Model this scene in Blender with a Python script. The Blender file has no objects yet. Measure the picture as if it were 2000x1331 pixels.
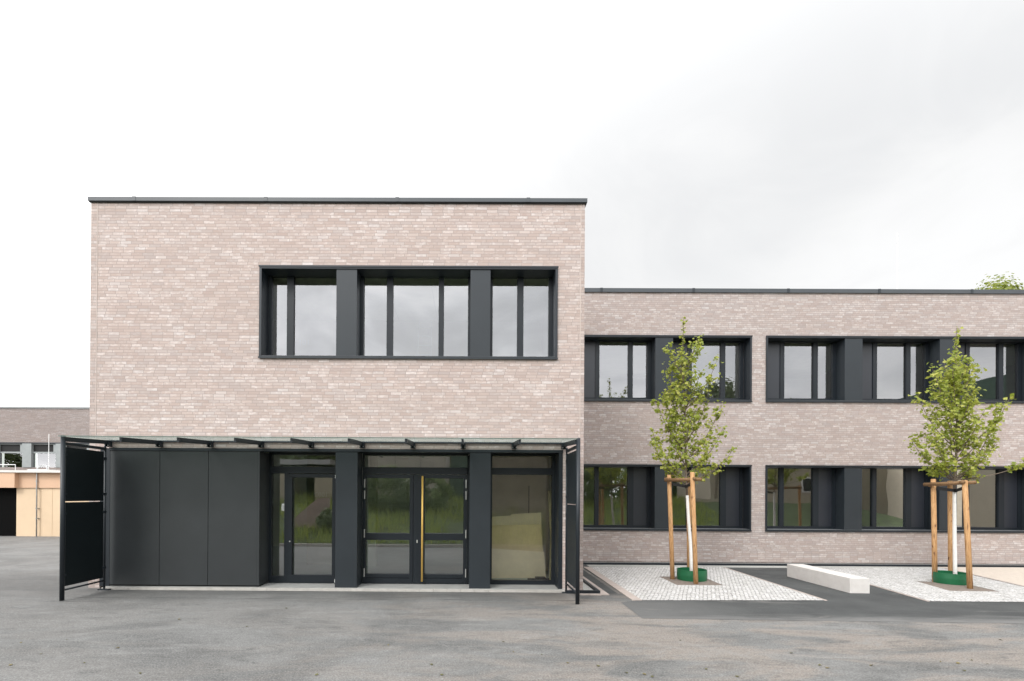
import bpy, bmesh, math, random
from mathutils import Vector, Matrix, noise
R = math.radians
scene = bpy.context.scene
C = scene.collection

# ------------------------------------------------------------------ camera
cam_d = bpy.data.cameras.new('camera')
cam = bpy.data.objects.new('camera', cam_d); C.objects.link(cam)
cam.location = (0, 0, 2.166)
cam.rotation_euler = (math.pi/2 + 0.00241, -0.00586, 0.00436)
cam_d.sensor_width = 36; cam_d.lens = 17.28
cam_d.shift_x = 0.04462; cam_d.shift_y = 0.15018
cam_d.clip_start = .05; cam_d.clip_end = 2000
scene.camera = cam

# ------------------------------------------------------------------ sky, sun, exposure
SUN = Vector((-.42, -.62, .66)).normalized()
elev = math.asin(SUN.z); az = math.atan2(SUN.x, SUN.y)
w = bpy.data.worlds.new('World'); scene.world = w; w.use_nodes = True
nt = w.node_tree; nt.nodes.clear()
def N(nt, typ, **k):
    n = nt.nodes.new(typ)
    for a, b in k.items():
        if a == 'inp':
            for kk, vv in b.items(): n.inputs[kk].default_value = vv
        else: setattr(n, a, b)
    return n
def L(nt, a, b): nt.links.new(a, b)
def M(nt, op, a, b=None, c=None, clamp=False):
    n = nt.nodes.new('ShaderNodeMath'); n.operation = op; n.use_clamp = clamp
    for i, v in enumerate((a, b, c)):
        if v is None: continue
        if isinstance(v, (int, float)): n.inputs[i].default_value = v
        else: nt.links.new(v, n.inputs[i])
    return n.outputs[0]
def MR(nt, v, a, b, c=0., d=1., smooth=False):
    n = nt.nodes.new('ShaderNodeMapRange'); n.clamp = True
    if smooth: n.interpolation_type = 'SMOOTHSTEP'
    nt.links.new(v, n.inputs[0])
    for i, x in zip((1, 2, 3, 4), (a, b, c, d)): n.inputs[i].default_value = x
    return n.outputs[0]
def MIX(nt, f, a, b, blend='MIX'):
    n = nt.nodes.new('ShaderNodeMix'); n.data_type = 'RGBA'; n.blend_type = blend
    for i, v in ((0, f), (6, a), (7, b)):
        if isinstance(v, (int, float)): n.inputs[i].default_value = v
        elif isinstance(v, tuple): n.inputs[i].default_value = v if len(v) == 4 else (*v, 1)
        else: nt.links.new(v, n.inputs[i])
    return n.outputs[2]
def NOISE(nt, vec, scale, detail=3, rough=.5, sc=None, dist=0., loc=None):
    if sc or loc:
        m = N(nt, 'ShaderNodeMapping')
        if sc: m.inputs['Scale'].default_value = sc
        if loc: m.inputs['Location'].default_value = loc
        L(nt, vec, m.inputs['Vector']); vec = m.outputs[0]
    n = N(nt, 'ShaderNodeTexNoise', inp={'Scale': scale, 'Detail': detail, 'Roughness': rough, 'Distortion': dist})
    L(nt, vec, n.inputs['Vector']); return n.outputs['Fac']
def RAMP(nt, v, stops):
    n = N(nt, 'ShaderNodeValToRGB'); e = n.color_ramp.elements
    while len(e) < len(stops): e.new(.5)
    for k, (p, c) in zip(e, stops):
        k.position = p; k.color = (*c, 1) if len(c) == 3 else c
    L(nt, v, n.inputs[0]); return n.outputs[0]

sky = N(nt, 'ShaderNodeTexSky'); sky.sky_type = 'NISHITA'; sky.sun_disc = False
sky.sun_elevation = elev; sky.sun_rotation = az; sky.air_density = 1.5; sky.dust_density = 3
tc = N(nt, 'ShaderNodeTexCoord')
dot = N(nt, 'ShaderNodeVectorMath', operation='DOT_PRODUCT'); L(nt, tc.outputs['Generated'], dot.inputs[0])
dot.inputs[1].default_value = SUN
lum = MR(nt, dot.outputs['Value'], -.38, 1., .785, 2.85, True)
sep = N(nt, 'ShaderNodeSeparateXYZ'); L(nt, tc.outputs['Generated'], sep.inputs[0])
zz = M(nt, 'ADD', M(nt, 'MAXIMUM', sep.outputs[2], 0.), .28)
cmb = N(nt, 'ShaderNodeCombineXYZ'); L(nt, M(nt, 'DIVIDE', sep.outputs[0], zz), cmb.inputs[0]); L(nt, M(nt, 'DIVIDE', sep.outputs[1], zz), cmb.inputs[1])
c1 = NOISE(nt, cmb.outputs[0], .95, 5, .52, dist=.5, loc=(3.2, 1.4, 0))
c2 = NOISE(nt, cmb.outputs[0], 2.6, 5, .55, dist=.9, loc=(8.1, 5.4, 0))
cn = M(nt, 'ADD', M(nt, 'MULTIPLY', MR(nt, c1, .32, .64, 0, 1, True), .6), M(nt, 'MULTIPLY', MR(nt, c2, .36, .64, 0, 1, True), .4))
amp = M(nt, 'ADD', MR(nt, sep.outputs[0], -.4, .7, .06, .17, True), MR(nt, dot.outputs['Value'], .0, .7, 0, .36, True))
cl = M(nt, 'SUBTRACT', 1.06, M(nt, 'MULTIPLY', cn, amp))
lumc = M(nt, 'MULTIPLY', lum, cl)
tint = RAMP(nt, cl, [(.75, (.965, .98, 1.)), (1, (1, .998, .994))])
vs = N(nt, 'ShaderNodeVectorMath', operation='SCALE'); L(nt, tint, vs.inputs[0]); L(nt, lumc, vs.inputs['Scale'])
b1 = N(nt, 'ShaderNodeBackground', inp={'Strength': .1}); L(nt, sky.outputs[0], b1.inputs[0])
b2 = N(nt, 'ShaderNodeBackground', inp={'Strength': 1.0}); L(nt, vs.outputs[0], b2.inputs[0])
mx = N(nt, 'ShaderNodeMixShader', inp={0: .94}); L(nt, b1.outputs[0], mx.inputs[1]); L(nt, b2.outputs[0], mx.inputs[2])
wo = N(nt, 'ShaderNodeOutputWorld'); L(nt, mx.outputs[0], wo.inputs[0])

sd = bpy.data.lights.new('sun', 'SUN'); sd.energy = 1.3; sd.angle = R(16); sd.color = (1, .965, .92)
so = bpy.data.objects.new('sun', sd); C.objects.link(so); so.rotation_euler = SUN.to_track_quat('Z', 'Y').to_euler()
scene.view_settings.view_transform = 'Standard'; scene.view_settings.look = 'None'
scene.view_settings.exposure = 0.32; scene.view_settings.gamma = 1
scene.render.engine = 'CYCLES'
scene.cycles.max_bounces = 10; scene.cycles.transparent_max_bounces = 16
scene.cycles.glossy_bounces = 5; scene.cycles.diffuse_bounces = 5

# ------------------------------------------------------------------ materials
def new_mat(name):
    m = bpy.data.materials.new(name); m.use_nodes = True
    nt = m.node_tree; p = nt.nodes['Principled BSDF']; g = N(nt, 'ShaderNodeNewGeometry')
    return m, nt, p, g.outputs['Position'], g
def plain(name, col, rough=.6, var=.08, vs=3., bump=0., bs=60., metal=0., spec=.5, sc=None):
    m, nt, p, pos, g = new_mat(name)
    f = NOISE(nt, pos, vs, 5, .6, sc=sc)
    a = tuple(c*(1-var) for c in col); b = tuple(min(1, c*(1+var)) for c in col)
    L(nt, RAMP(nt, f, [(.3, a), (.7, b)]), p.inputs['Base Color'])
    p.inputs['Roughness'].default_value = rough; p.inputs['Metallic'].default_value = metal
    p.inputs['Specular IOR Level'].default_value = spec
    if bump:
        bn = N(nt, 'ShaderNodeBump', inp={'Strength': bump, 'Distance': .01})
        L(nt, NOISE(nt, pos, bs, 4, .6), bn.inputs['Height']); L(nt, bn.outputs[0], p.inputs['Normal'])
    return m
def brick_mat(name, tone=1., grey=0., seed=0., course=.0672, length=.25, white=1.):
    m, nt, p, pos, g = new_mat(name)
    s = N(nt, 'ShaderNodeSeparateXYZ'); L(nt, pos, s.inputs[0])
    u = M(nt, 'ADD', M(nt, 'ADD', s.outputs[0], s.outputs[1]), 100 + seed)
    v = M(nt, 'DIVIDE', M(nt, 'ADD', s.outputs[2], 1.0), course)
    row = M(nt, 'FLOOR', v); fz = M(nt, 'FRACT', v)
    wn = N(nt, 'ShaderNodeTexWhiteNoise', noise_dimensions='1D'); L(nt, row, wn.inputs['W'])
    sh = M(nt, 'MULTIPLY', wn.outputs['Value'], 3.7)
    uu = M(nt, 'ADD', M(nt, 'DIVIDE', u, length), sh)
    col = M(nt, 'FLOOR', uu); fx = M(nt, 'FRACT', uu)
    cb = N(nt, 'ShaderNodeCombineXYZ'); L(nt, col, cb.inputs[0]); L(nt, row, cb.inputs[1])
    w2 = N(nt, 'ShaderNodeTexWhiteNoise', noise_dimensions='2D'); L(nt, cb.outputs[0], w2.inputs['Vector'])
    # per-brick value, pushed by slow drifts so pale bricks gather in loose bands
    big = NOISE(nt, pos, 1.3, 3, .6, sc=(.6, .6, 1.3))
    val = M(nt, 'ADD', M(nt, 'MULTIPLY', w2.outputs['Value'], .9), M(nt, 'MULTIPLY', M(nt, 'SUBTRACT', big, .5), .35))
    k = tone
    def t(c):
        gmean = sum(c)/3
        return tuple((x*(1-grey)+gmean*grey)*k for x in c)
    base = RAMP(nt, val, [(0., t((.375, .300, .272))), (.35, t((.425, .345, .315))), (.75, t((.46, .38, .350))), (.9, t((.52, .455, .432))), (1., t((.62, .575, .56)))])
    # whitish slurry flecks, each kept inside its own course
    cf = N(nt, 'ShaderNodeCombineXYZ'); L(nt, M(nt, 'MULTIPLY', u, 9.0), cf.inputs[0]); L(nt, M(nt, 'MULTIPLY', row, 3.37), cf.inputs[1]); L(nt, M(nt, 'MULTIPLY', fz, .9), cf.inputs[2])
    bl = NOISE(nt, cf.outputs[0], 1., 3, .6)
    drift0 = NOISE(nt, pos, .9, 3, .6, loc=(4, 0, 2))
    thr = M(nt, 'ADD', bl, M(nt, 'MULTIPLY', M(nt, 'SUBTRACT', drift0, .5), .18))
    blm = M(nt, 'MULTIPLY', MR(nt, thr, .50, .64, 0, .50*white, True), MR(nt, w2.outputs['Value'], .2, .8, .25, 1.))
    colr = MIX(nt, M(nt, 'MINIMUM', blm, .95), base, t((.70, .655, .645)))
    bw = N(nt, 'ShaderNodeTexWhiteNoise', noise_dimensions='3D')
    cb2 = N(nt, 'ShaderNodeCombineXYZ', inp={2: 7.}); L(nt, col, cb2.inputs[0]); L(nt, row, cb2.inputs[1]); L(nt, cb2.outputs[0], bw.inputs['Vector'])
    hue = MIX(nt, MR(nt, bw.outputs['Value'], 0, 1, 0, .22), colr, t((.44, .32, .27)), 'MIX')
    hue = MIX(nt, MR(nt, bw.outputs['Value'], .5, 0, 0, .22), hue, t((.40, .39, .40)), 'MIX')
    mo = M(nt, 'MAXIMUM', M(nt, 'LESS_THAN', fz, .15), M(nt, 'LESS_THAN', fx, .042))
    drift = NOISE(nt, pos, .35, 3, .5)
    fin = MIX(nt, mo, hue, t((.295, .25, .232)))
    fin = MIX(nt, MR(nt, drift, .35, .65, .0, .16), fin, t((.36, .30, .27)))
    L(nt, fin, p.inputs['Base Color']); p.inputs['Roughness'].default_value = .85
    hgt = M(nt, 'SUBTRACT', M(nt, 'MULTIPLY', NOISE(nt, pos, 45, 4, .7), .5), mo)
    bn = N(nt, 'ShaderNodeBump', inp={'Strength': .45, 'Distance': .006}); L(nt, hgt, bn.inputs['Height']); L(nt, bn.outputs[0], p.inputs['Normal'])
    return m
BRICK = brick_mat('brick', 1.08)
BRICK_W = brick_mat('brick_wing', .96, .16, 3.1, white=1.1)
BRICK_F = brick_mat('brick_far', .62, .12, 6.3, course=.075, length=.4, white=1.0)
BRICK_C = brick_mat('brick_corner', 1.03, 0., 9.13, white=.7)

def metal_mat(name, col, rough=.38, spec=.6, bump=.06):
    m, nt, p, pos, g = new_mat(name)
    f = NOISE(nt, pos, 1.4, 4, .6)
    L(nt, RAMP(nt, f, [(.3, tuple(c*.92 for c in col)), (.7, tuple(c*1.08 for c in col))]), p.inputs['Base Color'])
    L(nt, MR(nt, NOISE(nt, pos, 9, 4, .6), .3, .7, rough-.01, rough+.02), p.inputs['Roughness'])
    p.inputs['Specular IOR Level'].default_value = spec
    bn = N(nt, 'ShaderNodeBump', inp={'Strength': bump, 'Distance': .02}); L(nt, NOISE(nt, pos, 1.8, 2, .5), bn.inputs['Height']); L(nt, bn.outputs[0], p.inputs['Normal'])
    return m
METAL = metal_mat('anthracite_metal', (.014, .019, .025), .42, .45, 0.)
SILL_SHEEN = metal_mat('sill_painted_sheen', (.17, .18, .19), .3, .8, 0.)  # grazing sky reflection painted in as a tone lighter than the casing
FRAME = metal_mat('anthracite_frame', (.010, .014, .019), .42, .38, 0.)
PANEL = metal_mat('dark_cladding', (.034, .038, .041), .38, .45, 0.)
PIERM = metal_mat('pier_cladding', (.021, .027, .033), .45, .42, .01)
VENT = metal_mat('vent_panel', (.020, .023, .031), .36, .55, 0.)
SCREEN = metal_mat('screen_panel', (.006, .010, .012), .5, .3, 0.)  # near-black copy: shade of the left screen painted into its colour
STEEL = plain('galvanised_steel', (.42, .43, .43), .4, .15, metal=.7)
HINGE = plain('hinge_steel', (.62, .62, .60), .3, .05, metal=.6)
WHITE = plain('white_paint', (.8, .8, .79), .5, .03)
BRASS = plain('brass_bar', (.78, .50, .13), .36, .06, metal=.35)
CONC = plain('concrete', (.40, .36, .31), .85, .14, 1.6, bump=.15)
CONC_G = plain('concrete_threshold', (.30, .30, .29), .8, .12, 3., bump=.2)
PALE = plain('pale_setts_edge', (.46, .44, .41), .85, .12, 6., bump=.3)
BORDER = plain('sandy_border_pavers', (.43, .37, .335), .85, .10, 5., bump=.2)
BEIGE = plain('beige_gravel', (.56, .49, .42), .95, .10, 9., bump=.5, bs=140)
GRAVEL = plain('grey_gravel', (.42, .42, .40), .95, .3, 45., bump=.6, bs=120)
CONCI = plain('interior_concrete', (.66, .60, .52), .85, .10, 1.4)
BLACK = plain('black_opening', (.002, .002, .002), .9, spec=.1)
PLASTER = plain('interior_plaster', (.78, .76, .70), .9, .03)
CEIL = plain('interior_ceiling', (.62, .62, .50), .9, .05)
FLOOR = plain('interior_floor', (.46, .54, .50), .35, .06)
MATD = plain('door_mat', (.03, .03, .032), .95, .2, 30)
PLY = plain('plywood', (.78, .66, .38), .7, .06, 4.)
PLY2 = plain('pale_board', (.85, .76, .54), .7, .06, 4.)
TUBE = plain('cardboard_tube', (.75, .68, .42), .8, .08)
SOIL = plain('bare_soil', (.20, .165, .14), .95, .25, 14., bump=.6, bs=70)
GREEN = plain('green_plastic', (.008, .115, .045), .45, .10, 2.)
TRUNKW = plain('white_trunk_paint', (.80, .79, .76), .8, .06, 20., bump=.3)
BARK = plain('bark', (.16, .125, .095), .9, .3, 18., bump=.5)
STRAP = plain('black_strap', (.012, .012, .012), .8)
PEACH = plain('peach_render', (.60, .40, .27), .8, .05, 1.2)
PEACH2 = plain('cream_peach_render', (.64, .49, .335), .8, .05, 1.)
GRASSM = plain('grass_soil', (.045, .065, .018), .95, .7, 1.6, bump=.6, bs=30)
ORANGE = plain('orange_render', (.50, .20, .10), .8, .06)
TANR = plain('tan_render', (.44, .39, .30), .85, .08)
DKGREEN = plain('dark_green_cladding', (.03, .07, .05), .6, .2)
HEDGEM = None

def wood_mat(name='stake_wood', k=1., sc2=(7, 7, .5)):
    m, nt, p, pos, g = new_mat(name)
    f = NOISE(nt, pos, 14, 5, .6, sc=(3.5, 3.5, .35), dist=.6)
    knots = MR(nt, NOISE(nt, pos, 5.5, 2, .5, sc=(2.2, 2.2, .8)), .66, .74)
    c = RAMP(nt, f, [(.28, (.36*k, .185*k, .07*k)), (.5, (.53*k, .30*k, .135*k)), (.75, (.64*k, .41*k, .21*k))])
    dark = MR(nt, NOISE(nt, pos, 6, 4, .65, sc=sc2, loc=(4.3, .2, 1)), .57, .67, 0, .8)
    c = MIX(nt, dark, c, (.13, .06, .025)); c = MIX(nt, knots, c, (.16, .07, .03))
    L(nt, c, p.inputs['Base Color']); p.inputs['Roughness'].default_value = .75
    bn = N(nt, 'ShaderNodeBump', inp={'Strength': .3, 'Distance': .01}); L(nt, f, bn.inputs['Height']); L(nt, bn.outputs[0], p.inputs['Normal'])
    return m
WOOD = wood_mat(); WOOD_D = wood_mat('crossbar_wood', .40, (1.5, 1.5, 7))

def glass_mat(name, refl=.30, tint=(.80, .86, .80), wave=.0015):
    m = bpy.data.materials.new(name); m.use_nodes = True; nt = m.node_tree; nt.nodes.clear()
    g = N(nt, 'ShaderNodeNewGeometry')
    fr = N(nt, 'ShaderNodeFresnel', inp={'IOR': 1.5})
    fac = M(nt, 'ADD', M(nt, 'MULTIPLY', fr.outputs[0], .9), refl, clamp=True)
    bn = N(nt, 'ShaderNodeBump', inp={'Strength': 1., 'Distance': wave}); L(nt, NOISE(nt, g.outputs['Position'], 1.1, 1, .4), bn.inputs['Height'])
    t = N(nt, 'ShaderNodeBsdfTransparent', inp={0: (*tint, 1)})
    gl = N(nt, 'ShaderNodeBsdfGlossy', inp={'Roughness': .0, 0: (.97, .97, 1., 1)}); L(nt, bn.outputs[0], gl.inputs['Normal'])
    mm = N(nt, 'ShaderNodeMixShader'); L(nt, fac, mm.inputs[0]); L(nt, t.outputs[0], mm.inputs[1]); L(nt, gl.outputs[0], mm.inputs[2])
    o = N(nt, 'ShaderNodeOutputMaterial'); L(nt, mm.outputs[0], o.inputs[0]); return m
GLASS = glass_mat('window_glass', .21)
GLASS_BOARD = glass_mat('side_window_glass', .06, (.95, .96, .92))
GLASS_LOW = glass_mat('entrance_glass', .25, (.72, .82, .76))
def canopy_glass():
    m = bpy.data.materials.new('canopy_glass'); m.use_nodes = True; nt = m.node_tree; nt.nodes.clear()
    t = N(nt, 'ShaderNodeBsdfTransparent', inp={0: (.76, .84, .81, 1)})
    d = N(nt, 'ShaderNodeBsdfTranslucent', inp={0: (.36, .43, .41, 1)})
    gl = N(nt, 'ShaderNodeBsdfGlossy', inp={'Roughness': .03, 0: (.9, 1, .96, 1)})
    a = N(nt, 'ShaderNodeMixShader', inp={0: .34}); L(nt, t.outputs[0], a.inputs[1]); L(nt, d.outputs[0], a.inputs[2])
    b = N(nt, 'ShaderNodeMixShader', inp={0: .25})
    L(nt, a.outputs[0], b.inputs[1]); L(nt, gl.outputs[0], b.inputs[2])
    o = N(nt, 'ShaderNodeOutputMaterial'); L(nt, b.outputs[0], o.inputs[0]); return m
CGLASS = canopy_glass()

def leaf_mat(name, c1, c2, c3, tr=.45):
    m = bpy.data.materials.new(name); m.use_nodes = True; nt = m.node_tree; nt.nodes.clear()
    g = N(nt, 'ShaderNodeNewGeometry')
    big = NOISE(nt, g.outputs['Position'], 2.3, 2, .5)
    v = M(nt, 'ADD', M(nt, 'MULTIPLY', g.outputs['Random Per Island'], .6), M(nt, 'MULTIPLY', big, .45))
    c = RAMP(nt, v, [(.1, c1), (.5, c2), (.9, c3)])
    d = N(nt, 'ShaderNodeBsdfPrincipled', inp={'Roughness': .5}); L(nt, c, d.inputs['Base Color'])
    t = N(nt, 'ShaderNodeBsdfTranslucent'); L(nt, MIX(nt, .5, c, (.30, .36, .03), 'MIX'), t.inputs[0])
    mm = N(nt, 'ShaderNodeMixShader', inp={0: tr}); L(nt, d.outputs[0], mm.inputs[1]); L(nt, t.outputs[0], mm.inputs[2])
    o = N(nt, 'ShaderNodeOutputMaterial'); L(nt, mm.outputs[0], o.inputs[0]); return m
LEAF = leaf_mat('maple_leaves', (.15, .21, .03), (.34, .395, .06), (.60, .58, .15), .48)
LEAF_D = leaf_mat('dark_leaves', (.03, .06, .014), (.06, .10, .024), (.11, .15, .04), .25)
LEAF_S = leaf_mat('shrub_leaves', (.06, .11, .02), (.12, .19, .04), (.2, .27, .06), .35)
LEAF_Y = leaf_mat('yellow_green_leaves', (.12, .17, .03), (.22, .26, .05), (.36, .36, .09), .45)

def asphalt_mat(name, base, warm, streak=.25, dark_edge=False):
    m, nt, p, pos, g = new_mat(name)
    s = N(nt, 'ShaderNodeSeparateXYZ'); L(nt, pos, s.inputs[0])
    grain = NOISE(nt, pos, 46, 3, .8)
    grain2 = NOISE(nt, pos, 14, 6, .85)
    pat = NOISE(nt, pos, .34, 5, .58, dist=.8)
    pat2 = NOISE(nt, pos, .8, 5, .62, sc=(.45, 1.5, 1), dist=1.2, loc=(11, 3, 0))
    st = NOISE(nt, pos, 1.7, 7, .75, sc=(.5, 1.7, 1), dist=1.3, loc=(2, 7, 0))
    st2 = NOISE(nt, pos, 2.6, 7, .8, sc=(1.0, .9, 1), dist=2.4, loc=(7, 1, 0))
    c = MIX(nt, MR(nt, pat, .40, .60, 0, 1, True), tuple(x*.84 for x in base), tuple(x*1.28 for x in base))
    xr = MR(nt, s.outputs[0], -4., 3., .15, 1., True)
    c = MIX(nt, M(nt, 'MULTIPLY', MR(nt, pat2, .42, .58, 0, .85, True), xr), c, warm)
    c = MIX(nt, MR(nt, st, .54, .72, 0, streak*1.4), c, tuple(min(1, x*1.75) for x in base))
    c = MIX(nt, MR(nt, st, .47, .34, 0, .8), c, tuple(x*.55 for x in base))
    c = MIX(nt, MR(nt, st2, .54, .68, 0, streak), c, tuple(min(1, x*1.7) for x in base))
    c = MIX(nt, MR(nt, grain2, .34, .62, .42, -.0), c, tuple(x*.5 for x in base))
    fib = NOISE(nt, pos, 9, 6, .8, sc=(.5, 2.6, 1), dist=2.2, loc=(1, 4, 0))
    c = MIX(nt, MR(nt, fib, .54, .66, 0, .5), c, tuple(min(1, x*1.9) for x in base))
    c = MIX(nt, MR(nt, grain, .54, .63, 0, .55), c, tuple(min(1, x*2.2) for x in base))
    c = MIX(nt, MR(nt, grain, .47, .37, 0, .6), c, tuple(x*.35 for x in base))
    # long sealed seam in front of the threshold
    sy = M(nt, 'ABSOLUTE', M(nt, 'SUBTRACT', M(nt, 'ADD', s.outputs[1], M(nt, 'MULTIPLY', NOISE(nt, pos, .5, 3, .5), .25)), 10.32))
    sm = M(nt, 'MULTIPLY', MR(nt, sy, .012, .035, 1, 0), MR(nt, NOISE(nt, pos, 1.3, 3, .6, loc=(9, 0, 0)), .40, .58, .1, .8))
    sm = M(nt, 'MULTIPLY', sm, MR(nt, M(nt, 'ABSOLUTE', M(nt, 'ADD', s.outputs[0], 2.5)), 5.6, 5.9, 1, 0))
    c = MIX(nt, sm, c, tuple(x*.35 for x in base))
    # curved scuffs of turning wheels
    for cx, cy, rr in ((-1.5, 2.2, 6.6), (-1.5, 2.2, 6.95), (4.5, .5, 7.6), (4.5, .5, 7.9)):
        dx = M(nt, 'SUBTRACT', s.outputs[0], cx); dy = M(nt, 'SUBTRACT', s.outputs[1], cy)
        rd = M(nt, 'SQRT', M(nt, 'ADD', M(nt, 'MULTIPLY', dx, dx), M(nt, 'MULTIPLY', dy, dy)))
        ring_ = MR(nt, M(nt, 'ABSOLUTE', M(nt, 'SUBTRACT', rd, rr)), .02, .12, 1, 0, True)
        c = MIX(nt, M(nt, 'MULTIPLY', ring_, MR(nt, NOISE(nt, pos, 1.4, 5, .75, loc=(cx, rr, 0)), .48, .66, 0, .38)), c, tuple(min(1, x*1.8) for x in base))
    # damp, dirty band along the building foot
    dn = NOISE(nt, pos, 1.1, 5, .6, sc=(.6, 1.6, 1))
    band = MR(nt, M(nt, 'ADD', s.outputs[1], M(nt, 'MULTIPLY', dn, 2.4)), 10.9, 12.3, 0, 1, True)
    stop = MR(nt, s.outputs[1], 12., 14., 1, 0)
    c = MIX(nt, M(nt, 'MULTIPLY', M(nt, 'MULTIPLY', band, stop), .6), c, tuple(x*.5 for x in base))
    L(nt, c, p.inputs['Base Color']); p.inputs['Roughness'].default_value = .82; p.inputs['Specular IOR Level'].default_value = .35
    bn = N(nt, 'ShaderNodeBump', inp={'Strength': .5, 'Distance': .008})
    L(nt, M(nt, 'ADD', grain, grain2), bn.inputs['Height']); L(nt, bn.outputs[0], p.inputs['Normal'])
    return m, nt, p, c
ASPH = asphalt_mat('asphalt', (.156, .156, .152), (.285, .245, .212), .62)[0]
def new_asphalt():
    m, nt, p, pos, g = new_mat('fresh_asphalt')
    s = N(nt, 'ShaderNodeSeparateXYZ'); L(nt, pos, s.inputs[0])
    grain = NOISE(nt, pos, 90, 3, .75); pat = NOISE(nt, pos, .8, 5, .6); dust = NOISE(nt, pos, 1.6, 6, .7, sc=(.35, 1.7, 1), dist=.8, loc=(5, 0, 0))
    c = MIX(nt, MR(nt, pat, .35, .65), (.040, .043, .044), (.068, .072, .072))
    # dusty spill of the old surface over its front edge
    e = MR(nt, M(nt, 'ADD', s.outputs[1], M(nt, 'MULTIPLY', M(nt, 'SUBTRACT', dust, .5), 1.3)), 9.25, 8.5, 0, .85, True)
    xl = MR(nt, s.outputs[0], 6.0, 3.0, 0, .45, True)
    c = MIX(nt, M(nt, 'MAXIMUM', e, M(nt, 'MULTIPLY', xl, MR(nt, s.outputs[1], 11., 10., 0, 1))), c, (.185, .183, .178))
    c = MIX(nt, MR(nt, dust, .60, .78, 0, .55), c, (.33, .31, .29))
    c = MIX(nt, MR(nt, grain, .56, .68, 0, .3), c, (.20, .20, .20))
    L(nt, c, p.inputs['Base Color']); p.inputs['Roughness'].default_value = .85
    bn = N(nt, 'ShaderNodeBump', inp={'Strength': .5, 'Distance': .008}); L(nt, grain, bn.inputs['Height']); L(nt, bn.outputs[0], p.inputs['Normal'])
    return m
ASPH_N = new_asphalt()
def sett_mat():
    m, nt, p, pos, g = new_mat('white_granite_setts')
    mp = N(nt, 'ShaderNodeMapping'); mp.inputs['Rotation'].default_value = (0, 0, R(33)); mp.inputs['Scale'].default_value = (1.15, .85, 0)
    L(nt, pos, mp.inputs['Vector'])
    v = N(nt, 'ShaderNodeTexVoronoi', feature='F1', inp={'Scale': 11.5, 'Randomness': .42}); L(nt, mp.outputs[0], v.inputs['Vector'])
    e = N(nt, 'ShaderNodeTexVoronoi', feature='DISTANCE_TO_EDGE', inp={'Scale': 11.5, 'Randomness': .42}); L(nt, mp.outputs[0], e.inputs['Vector'])
    sp = N(nt, 'ShaderNodeSeparateColor'); L(nt, v.outputs['Color'], sp.inputs[0])
    c = RAMP(nt, sp.outputs[0], [(0, (.47, .46, .445)), (.25, (.57, .56, .545)), (.7, (.64, .63, .62)), (1, (.70, .69, .69))])
    c = MIX(nt, MR(nt, NOISE(nt, pos, 40, 4, .7), .3, .6, .3, 0), c, (.36, .35, .33))
    # joints: pale sand, here and there an open dark joint
    opn = MR(nt, NOISE(nt, pos, 7.5, 4, .7), .40, .56)
    jc = MIX(nt, opn, (.44, .43, .41), (.11, .11, .11))
    c = MIX(nt, MR(nt, e.outputs['Distance'], .03, .13, .85, 0), c, jc)
    L(nt, c, p.inputs['Base Color']); p.inputs['Roughness'].default_value = .8
    bn = N(nt, 'ShaderNodeBump', inp={'Strength': .8, 'Distance': .015}); L(nt, MR(nt, e.outputs['Distance'], .0, .18), bn.inputs['Height']); L(nt, bn.outputs[0], p.inputs['Normal'])
    return m
SETT = sett_mat()

# ------------------------------------------------------------------ object helpers
def base_of(o):
    while o.parent: o = o.parent
    return Vector(o.location)
def tag(o, label=None, cat=None, group=None, kind=None):
    if label: o['label'] = label
    if cat: o['category'] = cat
    if group: o['group'] = group
    if kind: o['kind'] = kind
    return o
def thing(name, label, cat, loc, group=None):
    o = bpy.data.objects.new(name, None); C.objects.link(o); o.location = loc; o.empty_display_size = .2
    return tag(o, label, cat, group)
def obj(name, bm, mat, parent=None, smooth=False, loc=None):
    me = bpy.data.meshes.new(name)
    off = base_of(parent) if parent else (Vector(loc) if loc else Vector((0, 0, 0)))
    if off.length: bmesh.ops.translate(bm, verts=bm.verts, vec=-off)
    bmesh.ops.recalc_face_normals(bm, faces=bm.faces)
    bm.to_mesh(me); bm.free()
    if smooth:
        for f in me.polygons: f.use_smooth = True
    me.materials.append(mat)
    o = bpy.data.objects.new(name, me); C.objects.link(o)
    if parent: o.parent = parent
    elif loc: o.location = loc
    return o
def B(*boxes, bev=0.):
    """boxes: (x0,x1,y0,y1,z0,z1)"""
    bm = bmesh.new()
    for x0, x1, y0, y1, z0, z1 in boxes:
        r = bmesh.ops.create_cube(bm, size=1)
        bmesh.ops.scale(bm, verts=r['verts'], vec=(abs(x1-x0), abs(y1-y0), abs(z1-z0)))
        bmesh.ops.translate(bm, verts=r['verts'], vec=((x0+x1)/2, (y0+y1)/2, (z0+z1)/2))
    if bev:
        bmesh.ops.bevel(bm, geom=list(bm.edges), offset=bev, segments=2, affect='EDGES', profile=.5)
    return bm
def tube(pts, rad, n=10, bm=None, cap=True):
    bm = bm or bmesh.new(); pts = [Vector(p) for p in pts]; rings = []
    rs = rad if isinstance(rad, (list, tuple)) else [rad]*len(pts)
    for i, p in enumerate(pts):
        d = (pts[min(i+1, len(pts)-1)]-pts[max(i-1, 0)]).normalized()
        a = d.cross(Vector((0, 1, 0)) if abs(d.y) < .9 else Vector((1, 0, 0))).normalized(); b = d.cross(a)
        rings.append([bm.verts.new(p+(a*math.cos(2*math.pi*k/n)+b*math.sin(2*math.pi*k/n))*rs[i]) for k in range(n)])
    for r0, r1 in zip(rings, rings[1:]):
        for k in range(n): bm.faces.new((r0[k], r0[(k+1) % n], r1[(k+1) % n], r1[k]))
    if cap:
        bm.faces.new(rings[0]); bm.faces.new(rings[-1])
    return bm
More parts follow.
